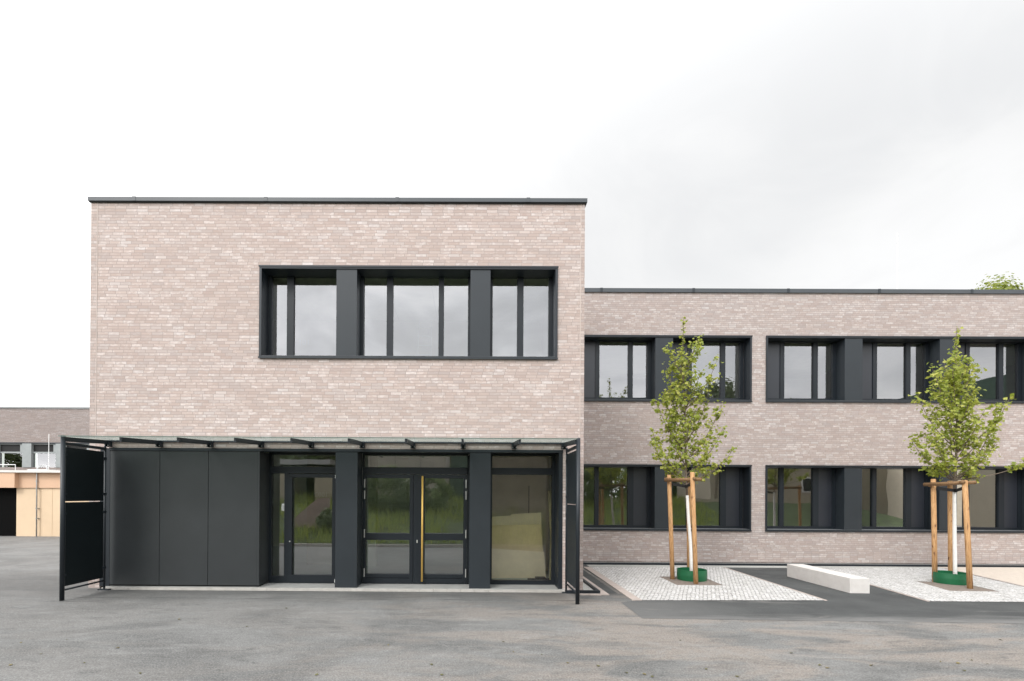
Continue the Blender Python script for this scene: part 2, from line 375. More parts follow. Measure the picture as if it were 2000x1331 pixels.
def poly(pts, z, thick=0., bm=None):
    bm = bm or bmesh.new()
    vs = [bm.verts.new((x, y, z)) for x, y in pts]; f = bm.faces.new(vs)
    if thick:
        r = bmesh.ops.extrude_face_region(bm, geom=[f])
        bmesh.ops.translate(bm, verts=[v for v in r['geom'] if isinstance(v, bmesh.types.BMVert)], vec=(0, 0, -thick))
    return bm
def sheet(pts, mat, z, name, kind='structure', thick=0.):
    return tag(obj(name, poly(pts, z, thick), mat), kind=kind)
def wall_y(bm, x0, x1, z0, z1, y, holes, depth, back=True):
    """wall in the XZ plane facing -Y with rectangular holes and lined reveals"""
    xs = sorted({x0, x1, *[h[0] for h in holes], *[h[1] for h in holes]}); xs = [x for x in xs if x0 <= x <= x1]
    zs = sorted({z0, z1, *[h[2] for h in holes], *[h[3] for h in holes]}); zs = [z for z in zs if z0 <= z <= z1]
    def hole(cx, cz): return any(h[0] < cx < h[1] and h[2] < cz < h[3] for h in holes)
    def q(*p): bm.faces.new([bm.verts.new(v) for v in p])
    for yy in ((y, y+depth) if back else (y,)):
        for a, b in zip(xs, xs[1:]):
            for c, d in zip(zs, zs[1:]):
                if not hole((a+b)/2, (c+d)/2): q((a, yy, c), (b, yy, c), (b, yy, d), (a, yy, d))
    for h in holes:
        a, b, c, d = max(h[0], x0), min(h[1], x1), max(h[2], z0), min(h[3], z1)
        q((a, y, c), (a, y+depth, c), (a, y+depth, d), (a, y, d)); q((b, y, c), (b, y+depth, c), (b, y+depth, d), (b, y, d))
        q((a, y, d), (b, y, d), (b, y+depth, d), (a, y+depth, d))
        if h[2] > z0: q((a, y, c), (b, y, c), (b, y+depth, c), (a, y+depth, c))
def pane_bm(x0, x1, z0, z1, y): return B((x0, x1, y, y+.012, z0, z1)) if False else quad_y(x0, x1, z0, z1, y)
def quad_y(x0, x1, z0, z1, y):
    bm = bmesh.new(); bm.faces.new([bm.verts.new(v) for v in ((x0, y, z0), (x1, y, z0), (x1, y, z1), (x0, y, z1))]); return bm
def text_mesh(name, s, size, loc, mat, parent=None, rotz=0.):
    cu = bpy.data.curves.new(name, 'FONT'); cu.body = s; cu.size = size; cu.extrude = .002; cu.resolution_u = 2
    t = bpy.data.objects.new('tmp', cu); C.objects.link(t)
    bpy.context.view_layer.update()
    me = bpy.data.meshes.new_from_object(t.evaluated_get(bpy.context.evaluated_depsgraph_get()))
    bpy.data.objects.remove(t); bpy.data.curves.remove(cu)
    bm = bmesh.new(); bm.from_mesh(me); bpy.data.meshes.remove(me)
    bmesh.ops.rotate(bm, verts=bm.verts, cent=(0, 0, 0), matrix=Matrix.Rotation(rotz, 3, 'Z') @ Matrix.Rotation(math.pi/2, 3, 'X'))
    bmesh.ops.translate(bm, verts=bm.verts, vec=loc)
    return obj(name, bm, mat, parent)

# ------------------------------------------------------------------ ground
def ground():
    bm = bmesh.new()
    bm.faces.new([bm.verts.new(v) for v in ((-400, -400, 0), (400, -400, 0), (400, 600, 0), (-400, 600, 0))])
    tag(obj('ground', bm, ASPH), kind='structure')
ground()
sheet([(3.10, 8.75), (30, 8.0), (30, 15.52), (3.56, 15.52), (3.45, 14.62), (3.49, 10.23), (3.12, 10.05)], ASPH_N, .004, 'fresh_asphalt')
sheet([(3.04, 10.95), (3.33, 10.95), (3.40, 15.52), (2.9, 15.52), (2.9, 12.6)], ASPH_N, .0045, 'asphalt_strip')
# paving of the two tree beds with sandy borders
def tree_bed(p, hole, name):
    # p: quad near-left, near-right, far-right, far-left ; hole: the bare planting square
    bm = bmesh.new(); o = [bm.verts.new((x, y, .012)) for x, y in p]; i = [bm.verts.new((x, y, .012)) for x, y in hole]
    for k in range(4): bm.faces.new((o[k], o[(k+1) % 4], i[(k+1) % 4], i[k]))
    tag(obj(name, bm, SETT), kind='structure')
    sheet(hole, SOIL, .009, 'bare_soil')
H1 = [(5.10, 12.02), (6.24, 12.02), (6.32, 13.28), (5.16, 13.28)]
H2 = [(11.22, 11.50), (12.33, 11.44), (12.60, 12.60), (11.62, 12.80)]
tree_bed([(3.62, 10.24), (7.51, 10.35), (7.84, 15.12), (3.72, 15.0)], H1, 'granite_paving')
tree_bed([(9.69, 10.33), (13.02, 10.33), (14.66, 15.3), (10.55, 15.0)], H2, 'granite_paving')
def strip(a, b, wd, name='paver_border', mat=BORDER, z=.016, seg=.5):
    a, b = Vector(a), Vector(b); d = (b-a); n = Vector((-d.y, d.x)).normalized()*wd; bm = bmesh.new(); k = max(1, int(d.length/seg))
    for i in range(k):
        p, q = a+d*(i/k+.004/d.length), a+d*((i+1)/k-.004/d.length)
        poly([tuple(p), tuple(q), tuple(q+n), tuple(p+n)], z, .03, bm)
    return tag(obj(name, bm, mat), kind='structure')
strip((3.62, 10.24), (3.72, 15.0), .20)
strip((7.53, 10.33), (7.86, 15.12), -.05 if False else .05, z=.017)
strip((9.66, 10.32), (10.52, 15.0), .05, z=.017)
strip((14.70, 15.3), (13.06, 10.33), .06, z=.017)
strip((3.10, 10.78), (3.10, 15.4), .17); strip((2.45, 10.74), (2.92, 10.74), .14)
sheet([(13.08, 10.33), (30, 10.33), (30, 15.52), (14.74, 15.52), (14.70, 15.3)], BEIGE, .008, 'beige_gravel_path')
sheet([(3.72, 15.08), (30, 15.20), (30, 15.52), (3.72, 15.50)], GRAVEL, .007, 'gravel_strip')
sheet([(2.66, 15.66), (30, 15.66), (30, 15.99), (2.66, 15.99)], GRAVEL, .03, 'gravel_margin', thick=.029)
sheet([(2.2, 11.02), (2.86, 11.02), (2.86, 15.6), (2.64, 15.6), (2.64, 11.19), (2.2, 11.19)], GRAVEL, .03, 'gravel_margin', thick=.029)
tag(obj('steel_edging', B((2.66, 30, 15.60, 15.64, 0, .065)), METAL), 'long low black steel edging strip along the foot of the long brick wing', 'edging strip')
tag(obj('steel_edging', B((2.2, 2.94, 10.93, 10.99, 0, .07), (2.88, 2.94, 10.99, 15.58, 0, .07)), METAL), 'low black steel edging turning the corner at the foot of the taller brick block', 'edging strip')
tag(obj('threshold', B((-8.25, 2.18, 11.16, 12.0, 0, .05)), CONC_G), kind='structure')
def setts():
    bm = bmesh.new(); x = -8.25; rnd = random.Random(4)
    while x < 2.2:
        l = .3+rnd.random()*.02
        if x+l > 2.2: l = 2.2-x
        r = bmesh.ops.create_cube(bm, size=1); bmesh.ops.scale(bm, verts=r['verts'], vec=(l-.006, .12, .05)); bmesh.ops.translate(bm, verts=r['verts'], vec=(x+l/2, 11.09, .02+rnd.random()*.003)); x += l
    tag(obj('kerb', bm, PALE), kind='structure')
setts()

# ------------------------------------------------------------------ front block (two tall storeys)
blk = thing('school_building', 'taller flat-roofed brick block with the glazed entrance and one wide upper window', 'building', (-3, 11.2, 0))
XL, XR, YF, ZT = -8.67, 2.615, 11.2, 8.84
bm = bmesh.new()
UPW = (-4.75, 1.955, 5.30, 7.34)
wall_y(bm, XL, XR, .0, ZT, YF, [(-8.42, 2.145, 0, 3.20), UPW], .5)
def q(bm, *p): bm.faces.new([bm.verts.new(v) for v in p])
YB = 24.0
q(bm, (XL, YF, 0), (XL, YB, 0), (XL, YB, ZT), (XL, YF, ZT)); q(bm, (XR, YF, 0), (XR, YB, 0), (XR, YB, ZT), (XR, YF, ZT))
q(bm, (XL, YB, 0), (XR, YB, 0), (XR, YB, ZT), (XL, YB, ZT))
obj('wall', bm, BRICK, blk)
# slim corner return bricks beyond the movement joints
obj('corner_pier', B((XL-.002, -8.535, YF-.004, YF+.02, .02, ZT-.01)), BRICK_C, blk)
obj('corner_pier', B((2.535, XR+.002, YF-.004, YF+.02, .02, ZT-.01)), BRICK_C, blk)
JOINT = plain('joint_filler', (.50, .43, .39), .8)
obj('movement_joint', B((-8.535, -8.520, YF-.006, YF+.02, 3.3, ZT-.01)), JOINT, blk)
obj('movement_joint', B((2.520, 2.535, YF-.006, YF+.02, .02, ZT-.01)), JOINT, blk)
obj('roof', B((XL+.1, XR-.1, YF+.55, 15.6, ZT-.3, ZT-.15), (XL+.1, XR-.1, 16.3, YB-.1, ZT-.3, ZT-.15)), CONC_G, blk)  # slot left open for the added rooflight
obj('added_rooflight', B((XL+.1, XR-.1, 15.61, 16.29, ZT-.2, ZT-.19)), glass_mat('added_rooflight_glass', .05, (.92, .94, .93)), blk)  # unseen glazed slot, added to bring sky light into the hall below
COPING = metal_mat('coping_painted_sheen', (.050, .058, .066), .4, .5, 0.)  # same dark metal paint, its sky reflection put in as a lighter tone
cop = obj('parapet_coping', B((XL-.045, XR+.045, YF-.055, YF+.42, ZT-.002, ZT+.085), (XL-.045, XL+.4, YF+.42, YB, ZT-.002, ZT+.085), (XR-.4, XR+.045, YF+.42, YB, ZT-.002, ZT+.085)), COPING, blk)
obj('drip_edge', B((XL-.03, XR+.03, YF-.035, YF-.001, ZT-.025, ZT-.003)), STRAP, cop)
for x in (-7.657, -4.653, -1.657, 1.321): obj('joint_cover', B((x-.04, x+.04, YF-.062, YF+.43, ZT-.004, ZT+.093)), COPING, cop)

def window_band(parent, x0, x1, z0, z1, Y, gz0, gz1, cells, posts, piers, glassmat, name='window', extra=None):
    """x0..z1: outer edge of the metal casing; cells: (kind,x0,x1)"""
    t = .052; yo = Y-.035; yi = Y+.36; g = Y+.42
    win = obj(name, B((x0, x1, yo, yi, z1-.062, z1), (x0, x1, yo, yi, z0, z0+.058),
                      (x0, x0+t, yo, yi, z0+.058, z1-.062), (x1-t, x1, yo, yi, z0+.058, z1-.062)), METAL, parent)
    obj('lip', B((x0-.012, x1+.012, yo-.014, yo-.001, z1-.03, z1+.006), (x0-.012, x1+.012, yo-.014, yo-.001, z0-.006, z0+.03)), METAL, win)
    obj('frame', B((x0+t, x1-t, yi+.002, g+.05, gz1, z1-.02), (x0+t, x1-t, yi+.002, g+.05, z0+.03, gz0)), FRAME, win)
    obj('sill', B((x0+t, x1-t, Y-.02, yi, z0+.0585, z0+.064)), SILL_SHEEN, win)
    for a, b in posts: obj('mullion', B((a, b, yi+.005, g+.05, gz0, gz1)), FRAME, win)
    for k, a, b in cells:
        if k == 'g': obj('glass_pane', quad_y(a, b, gz0, gz1, g), glassmat, win)
        else: obj('vent_panel', B((a, b, g-.03, g+.02, gz0, gz1)), VENT, win)
    for a, b in piers: obj('pier_cladding', B((a, b, Y-.012, yi, z0+.0645, z1-.0625), bev=.004), PIERM, win)
    return win
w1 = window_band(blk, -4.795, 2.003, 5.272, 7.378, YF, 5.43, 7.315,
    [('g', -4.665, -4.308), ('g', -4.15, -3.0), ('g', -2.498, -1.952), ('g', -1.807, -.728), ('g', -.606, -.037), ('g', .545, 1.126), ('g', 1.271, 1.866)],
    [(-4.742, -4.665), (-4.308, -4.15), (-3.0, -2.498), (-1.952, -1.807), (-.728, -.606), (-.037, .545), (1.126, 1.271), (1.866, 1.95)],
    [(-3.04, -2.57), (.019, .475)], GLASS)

# ground-floor front: cladding, piers, doors
for k, (a, b) in enumerate(((-8.185, -7.055), (-7.045, -5.943), (-5.933, -4.815))):
    obj('cladding_panel', B((a, b, YF-.01, YF+.03, .085, 3.145), bev=.003), PANEL, blk)
obj('cladding_backing', B((-8.194, -4.80, YF+.04, YF+.30, .052, 3.19)), STRAP, blk)
obj('corner_trim', B((-8.419, -8.195, YF-.006, 11.4, .052, 3.19)), METAL, blk)
obj('corner_trim', B((-4.812, -4.765, YF-.014, 11.72, .085, 3.145)), PANEL, blk)
obj('lintel_trim', B((-8.20, 2.145, YF-.028, YF+.06, 3.148, 3.212)), METAL, blk)
obj('soffit', B((-4.76, 2.10, YF+.062, 11.95, 3.165, 3.2)), METAL, blk)
obj('jamb_cladding', B((2.052, 2.140, YF-.012, 11.72, .052, 3.146)), METAL, blk)
for a, b in ((-3.034, -2.531), (.026, .504)): obj('pier_cladding', B((a, b, YF-.012, 11.70, .052, 3.146), bev=.004), PIERM, blk)
YG = 11.79; F0, F1 = 11.715, 11.83
def frame_part(name, boxes, parent): return obj(name, B(*[(a, b, F0, F1, c, d) for a, b, c, d in boxes]), FRAME, parent)
def panes(parent, lst, m=None):
    for a, b, c, d in lst: obj('glass_pane', quad_y(a, b, c, d, YG), m or GLASS_LOW, parent)
# bay 1: sidelight + single door
b1_ = frame_part('door_frame', [(-4.764, -4.70, .05, 3.164), (-4.70, -3.02, 3.12, 3.164), (-4.70, -3.02, 2.67, 2.83), (-4.395, -4.30, .05, 2.67), (-4.70, -4.395, .05, .215), (-3.17, -3.02, .05, 2.67), (-3.10, -3.02, 2.83, 3.12)], blk)
panes(b1_, [(-4.70, -3.10, 2.83, 3.12), (-4.70, -4.395, .215, 2.67)])
d1 = obj('door', B(*[(a, b, F0-.02, F1-.02, c, d) for a, b, c, d in [(-4.292, -4.207, .06, 2.655), (-3.246, -3.176, .06, 2.655), (-4.207, -3.246, 2.575, 2.655), (-4.207, -3.246, .06, .25)]]), FRAME, blk)
panes(d1, [(-4.207, -3.246, .25, 2.575)])
for z in (.12, 2.60): obj('hinge', tube([(-3.155, 11.66, z-.04), (-3.155, 11.66, z+.04)], .016), WHITE, d1)
obj('lock', tube([(-4.25, F0-.03, 1.05), (-4.25, F0-.02, 1.05)], .016), HINGE, d1)
# bay 2: double door
b2_ = frame_part('door_frame', [(-2.53, -2.495, .05, 3.164), (-2.495, -.01, 3.12, 3.164), (-2.495, -.01, 2.67, 2.83), (-.03, .025, .05, 3.12)], blk)
panes(b2_, [(-2.495, -.03, 2.83, 3.12)])
for s, (a, b, g0, g1) in enumerate(((-2.49, -1.318, -2.445, -1.399), (-1.308, -.034, -1.046, -.12))):
    ga, gb = g0, g1
    dd = obj('door', B(*[(x0, x1, F0-.02, F1-.02, c, d) for x0, x1, c, d in [(a, ga, .06, 2.655), (gb, b, .06, 2.655), (ga, gb, 2.572, 2.655), (ga, gb, 1.095, 1.255), (ga, gb, .06, .19), (ga, gb, .20, .284)]]), FRAME, blk)
    panes(dd, [(ga, gb, 1.255, 2.572), (ga, gb, .284, 1.095)])
    hx = a+.02 if s == 0 else b-.02
    for z in (2.44, 2.17, 1.25, .32): obj('hinge', tube([(hx, F0-.04, z-.10), (hx, F0-.04, z+.10)], .014), HINGE, dd)
    if s == 1:
        obj('pull_handle', tube([(-1.086, 11.60, .13), (-1.086, 11.60, 2.62)], .024, 14), BRASS, dd, True)
        for z in (.42, 2.30): obj('handle_bracket', B((-1.10, -1.072, 11.61, F0-.02, z, z+.03)), BRASS, dd)
        obj('lock', B((-1.228, -1.20, F0-.035, F0-.02, 1.03, 1.10), bev=.004), HINGE, dd)
# bay 3: fixed window
b3_ = frame_part('entrance_window', [(.504, .565, .05, 3.164), (.565, 1.99, 3.12, 3.164), (.565, 1.99, 2.67, 2.83), (1.99, 2.052, .05, 3.164), (.565, 1.99, .05, .15)], blk)
panes(b3_, [(.565, 1.99, 2.83, 3.12), (.565, 1.99, .15, 2.67)], GLASS_BOARD)
nb = B((-4.48, -4.382, 11.772, 11.776, 1.775, 1.945)); no = tag(obj('notice', nb, WHITE, loc=(-4.43, 11.774, 1.775)), 'small white printed notice taped to the narrow glass strip left of the single door', 'notice')
obj('printed_text', B(*[(-4.465, -4.395-random.Random(k).random()*.02, 11.769, 11.7715, 1.80+.014*k, 1.805+.014*k) for k in range(8)]), plain('grey_ink', (.35, .35, .36), .8), no)

# canopy
can = obj('canopy', B((-8.24, 2.17, YF-.05, YF-.005, 3.345, 3.382)), METAL, blk)
for xa, xf in zip([-8.165, -7.027, -5.864, -4.71, -3.565, -2.41, -1.26, -.125, 1.02, 2.15], [-8.165, -7.01, -5.855, -4.70, -3.565, -2.41, -1.262, -.125, 1.025, 2.15]):
    bm = bmesh.new()
    for x0 in (xf,):
        ww = .022
        vs = [bm.verts.new(v) for v in ((x0-ww, 9.86, 3.205), (x0+ww, 9.86, 3.205), (x0+ww, 9.86, 3.300), (x0-ww, 9.86, 3.300), (x0-ww, YF-.052, 3.285), (x0+ww, YF-.052, 3.285), (x0+ww, YF-.052, 3.370), (x0-ww, YF-.052, 3.370))]
        for f in ((0, 1, 2, 3), (4, 5, 6, 7), (0, 1, 5, 4), (1, 2, 6, 5), (2, 3, 7, 6), (3, 0, 4, 7)): bm.faces.new([vs[i] for i in f])
    bmm = obj('beam', bm, METAL, can)
    obj('bracket', B((xf-.055, xf+.055, YF-.076, YF-.052, 3.222, 3.36), (xf-.05, xf-.024, YF-.16, YF-.075, 3.225, 3.33), (xf+.024, xf+.05, YF-.16, YF-.075, 3.225, 3.33)), METAL, can)
    for sx in (-.039, .039): obj('bolt', B((xf+sx-.006, xf+sx+.006, YF-.17, YF-.161, 3.245, 3.257)), HINGE, can)
bm = bmesh.new()
vs = [bm.verts.new(v) for v in ((-8.22, 9.80, 3.304), (2.16, 9.80, 3.304), (2.16, 11.13, 3.374), (-8.22, 11.13, 3.374))]; f = bm.faces.new(vs)
obj('glass_roof', bm, CGLASS, can)
obj('front_edge', B((-8.22, 2.16, 9.795, 9.803, 3.300, 3.318)), plain('glass_edge', (.10, .14, .12), .3), can)
# side screens
for X, s in ((-8.185, 1), (2.20, -1)):
    sc = obj('side_screen', tube([(X, 9.88, 0), (X, 9.88, 3.33)], .042, 16), METAL, blk, True)
    obj('rear_post', tube([(X, 11.03, .02), (X, 11.03, 3.24)], .022, 12), METAL, sc, True)
    obj('bottom_rail', tube([(X, 9.92, .205), (X, 11.01, .205)], .020, 12), METAL, sc, True)
    obj('top_rail', B((X-.018, X+.018, 9.92, 11.05, 3.14, 3.20)), METAL, sc)
    obj('screen_panel', B((X-.006, X+.006, 9.95, 10.985, 2.000, 3.10)), SCREEN if s > 0 else PIERM, sc)  # shaded copy on the left screen, lighter lit copy on the right
    obj('screen_panel', B((X-.006, X+.006, 9.95, 10.985, .275, 1.980)), SCREEN if s > 0 else PIERM, sc)
    for z in (.5, 1.75, 2.15, 2.95):
        obj('clamp', B((X-.02, X+.02, 10.955, 11.06, z-.025, z+.025)), METAL, sc)
        obj('clamp', B((X-.02, X+.02, 9.90, 9.965, z-.022, z+.022)), METAL, sc)
    obj('base_plate', B((X-.10, X+.16 if s > 0 else X+.06, 10.96, 11.055, .001, .024)), METAL, sc)

# interior of the block
def room(name, parent, x0, x1, y0, y1, z0, z1, wallm, ceilm, floorm):
    bm = bmesh.new()
    q(bm, (x0, y1, z0), (x1, y1, z0), (x1, y1, z1), (x0, y1, z1)); q(bm, (x0, y0, z0), (x0, y1, z0), (x0, y1, z1), (x0, y0, z1)); q(bm, (x1, y0, z0), (x1, y1, z0), (x1, y1, z1), (x1, y0, z1))
    o = obj(name, bm, wallm, parent)
    bm = bmesh.new(); q(bm, (x0, y0, z1), (x1, y0, z1), (x1, y1, z1), (x0, y1, z1)); obj('ceiling', bm, ceilm, o)
    bm = bmesh.new(); q(bm, (x0, y0, z0), (x1, y0, z0), (x1, y1, z0), (x0, y1, z0)); obj('floor', bm, floorm, o)
    return o
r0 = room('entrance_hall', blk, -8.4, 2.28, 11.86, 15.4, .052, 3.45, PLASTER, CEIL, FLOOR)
r0.data.clear_geometry(); bm = bmesh.new(); o_ = base_of(r0)  # hall walls rise to the roof slot, a void added to light the hall
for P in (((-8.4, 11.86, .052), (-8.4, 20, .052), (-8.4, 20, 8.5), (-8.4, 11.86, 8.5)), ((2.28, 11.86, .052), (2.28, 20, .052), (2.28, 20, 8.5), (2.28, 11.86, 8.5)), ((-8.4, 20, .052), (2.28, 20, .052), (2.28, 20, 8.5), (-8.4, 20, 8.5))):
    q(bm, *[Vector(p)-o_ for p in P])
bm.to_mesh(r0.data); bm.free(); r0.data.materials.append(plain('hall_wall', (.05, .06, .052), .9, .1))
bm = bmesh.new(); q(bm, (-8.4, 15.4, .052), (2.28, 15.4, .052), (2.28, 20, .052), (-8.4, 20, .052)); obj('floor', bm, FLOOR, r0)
obj('inner_wall', B((.30, 2.27, 13.9, 14.1, .053, 3.44)), CONCI, r0)
obj('wall_groove', B((1.70, 1.715, 13.892, 13.9, 1.0, 2.45)), BLACK, r0)
obj('door_mat', B((-2.40, -.1, 11.95, 12.9, .053, .06)), MATD, r0)
obj('inner_pillar', B((-3.1, -2.75, 14.6, 14.9, .053, 3.44)), PLASTER, r0)
obj('partition', B((-4.9, -3.9, 14.9, 15.0, .053, 3.44)), CONCI, r0)
obj('sign_box', B((-1.47, -1.21, 11.90, 11.93, 3.02, 3.115)), WHITE, r0)
r1 = room('upper_hall', blk, -8.38, 2.26, 11.75, 15.38, 4.6, 7.62, PLASTER, CEIL, FLOOR)
obj('slab', B((-8.4, 2.28, 11.9, 15.4, 3.47, 4.58), (-8.4, 2.28, 11.9, 15.4, 7.64, 8.5)), CONC_G, r1)
obj('ceiling_joint', B(*[(x, x+.012, 11.8, 15.3, 7.612, 7.618) for x in (-7, -5.8, -4.6, -3.4, -2.2, -1, .2, 1.4)]), plain('joint_grey', (.48, .48, .40), .9), r1)
text_mesh('room_number', 'C101', .26, (-5.55, 15.36, 7.0-.15), WHITE, blk)
text_mesh('room_number', 'C102', .26, (-4.90, 15.36, 6.5-.15), WHITE, blk)
text_mesh('room_number', 'C001', .20, (-4.70, 14.89, 2.10), WHITE, blk)
# things standing indoors
def leaning(name, mat, pts, y0, lean, th, label, cat, group=None):
    bm = bmesh.new(); zmin = min(p[1] for p in pts)
    vs = [bm.verts.new((x, y0+(z-zmin)*lean, z)) for x, z in pts]; f = bm.faces.new(vs)
    r = bmesh.ops.extrude_face_region(bm, geom=[f]); bmesh.ops.translate(bm, verts=[v for v in r['geom'] if isinstance(v, bmesh.types.BMVert)], vec=(0, th, 0))
    return tag(obj(name, bm, mat, loc=(pts[0][0], y0, pts[0][1])), label, cat, group)
leaning('plywood_board', PLY, [(.55, .06), (1.98, .10), (1.90, 1.42), (.55, 1.38)], 12.75, .12, .02, 'yellowish plywood board leaning indoors behind the entrance window, the front one of the boards', 'board', 'boards behind the entrance window')
leaning('plywood_board', PLY2, [(.58, .06), (2.02, .06), (1.93, 1.72), (1.15, 1.68), (1.13, 1.64), (.58, 1.60)], 12.90, .12, .02, 'taller pale board with a stepped top edge standing behind the yellowish board indoors', 'board', 'boards behind the entrance window')
leaning('cardboard_sheet', PLY2, [(.56, .055), (2.0, .055), (1.96, .72), (.56, .80)], 12.60, .12, .012, 'low pale sheet standing on the floor in front of the yellowish plywood board', 'board', 'boards behind the entrance window')
for a, b, lab in (((2.06, 12.25, .06), (2.20, 12.7, 2.35), 'long pale cardboard tube leaning upright at the right side of the entrance window'), ((2.19, 12.45, .06), (2.12, 12.9, 2.30), 'second cardboard tube leaning behind the first one at the entrance window')):
    bm = tube([a, b], .045, 14); tag(obj('cardboard_tube', bm, TUBE, None, True, loc=a), lab, 'tube')
tag(obj('black_offcut', B((1.5, 2.05, 12.35, 12.41, .055, .09), (1.7, 1.95, 12.2, 12.5, .09, .12)), STRAP, loc=(1.7, 12.4, .055)), 'dark strips lying on the floor below the leaning boards indoors', 'offcuts')
ld = thing('step_ladder', 'faint white ladder standing inside behind the middle pane of the wide upper window', 'ladder', (-1.35, 14.0, 4.6))
for x in (-1.56, -1.10): obj('side_rail', tube([(x, 14.0, 4.6), (x+.05*(1 if x < -1.3 else -1), 14.8, 7.4)], .022, 8), WHITE, ld)
for k in range(9): obj('rung', tube([(-1.55, 14.02+.085*k, 4.8+.3*k), (-1.11, 14.02+.085*k, 4.8+.3*k)], .016, 8), WHITE, ld)

# ------------------------------------------------------------------ long wing on the right
YW = 16.0; WX1 = 25.4; WZ = 8.80
wing = thing('school_wing', 'long lower brick wing with two rows of dark windows right of the entrance block', 'building', (12, YW, 0))
bm = bmesh.new()
U1, U2 = (2.9, 9.167), (9.632, 22.0)
hl = [(a+.05, b-.05, z0+.05, z1-.05) for a, b in (U1, U2) for z0, z1 in ((5.255, 7.402), (1.06, 3.205))]
wall_y(bm, XR, WX1, .05, WZ, YW, hl, .4)
q(bm, (WX1, YW, 0), (WX1, 26, 0), (WX1, 26, WZ), (WX1, YW, WZ)); q(bm, (XR, 26, 0), (WX1, 26, 0), (WX1, 26, WZ), (XR, 26, WZ))
obj('wall', bm, BRICK_W, wing)
obj('base_gap', B((XR, WX1, YW+.01, YW+.2, .0, .049)), STRAP, wing)
# course of blue-grey weep vents at the wall foot
obj('roof', B((XR+.01, WX1-.1, YW+.5, 25.9, WZ-.3, WZ-.2)), CONC_G, wing)
wc = obj('parapet_coping', B((XR+.005, WX1+.04, YW-.05, YW+.4, WZ-.002, WZ+.125)), COPING, wing)
for x in (4.281, 7.265, 10.327, 13.268, 16.25): obj('joint_cover', B((x-.04, x+.04, YW-.057, YW+.41, WZ-.004, WZ+.132)), METAL, wc)
for up in (True, False):
    z0, z1, g0, g1 = (5.255, 7.402, 5.455, 7.31) if up else (1.06, 3.205, 1.21, 3.14)
    for (a, b), gs in ((U1, (4.335, 7.406)), (U2, (10.472, 13.54, 16.606, 19.67))):
        cells, posts, prs = [], [], []
        for k, g in enumerate(gs):
            A0 = (a+.06 if k == 0 else gs[k-1]+1.80) if not (a == 2.9 and k == 0) else 3.3
            last = k == len(gs)-1; C1 = min(g+1.60, b-.14) if last else g+1.60
            if up: cells += [('v', A0, g-.136), ('g', g, g+.965), ('g', g+1.11, C1)]
            else: cells += [('g', A0, g-.136), ('g', g, g+.965), ('v', g+1.15, C1)]
            posts += [(g-.136, g), (g+.965, g+(1.11 if up else 1.15))]
            if last: posts.append((C1, b-.052))
            else: posts.append((C1, gs[k+1]-1.27)); prs.append((g+1.715, g+2.285))
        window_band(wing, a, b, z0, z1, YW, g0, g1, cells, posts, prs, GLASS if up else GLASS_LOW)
obj('lightning_rod', tube([(14.4, YW+.6, WZ), (14.4, YW+.6, WZ+2.3)], .009, 6), WHITE, wing)
obj('lightning_rod', tube([(-9.275+4.9, YF+3, ZT-.2), (-9.275+4.9, YF+3, ZT+1.9)], .009, 6), WHITE, blk)
CURT = plain('pale_green_curtain', (.45, .50, .42), .9, .12, 6, sc=(6, 1, .1))
for z0, z1 in ((4.6, 7.62), (.5, 3.42)):
    for k, (x0, x1) in enumerate(((2.75, 9.3), (9.45, 15.6), (15.7, 22.2))):
        rr = room('classroom', wing, x0, x1, YW+.5, YW+6.5, z0, z1, PLASTER, CEIL, FLOOR)
        if z0 < 1:
            for xx in ((3.0, 7.2), (12.6, 13.2), (16.0, 16.9))[k:k+1]:
                obj('curtain', B((xx[0], xx[0]+.5, YW+.62, YW+.70, .6, 3.35)), CURT, rr)

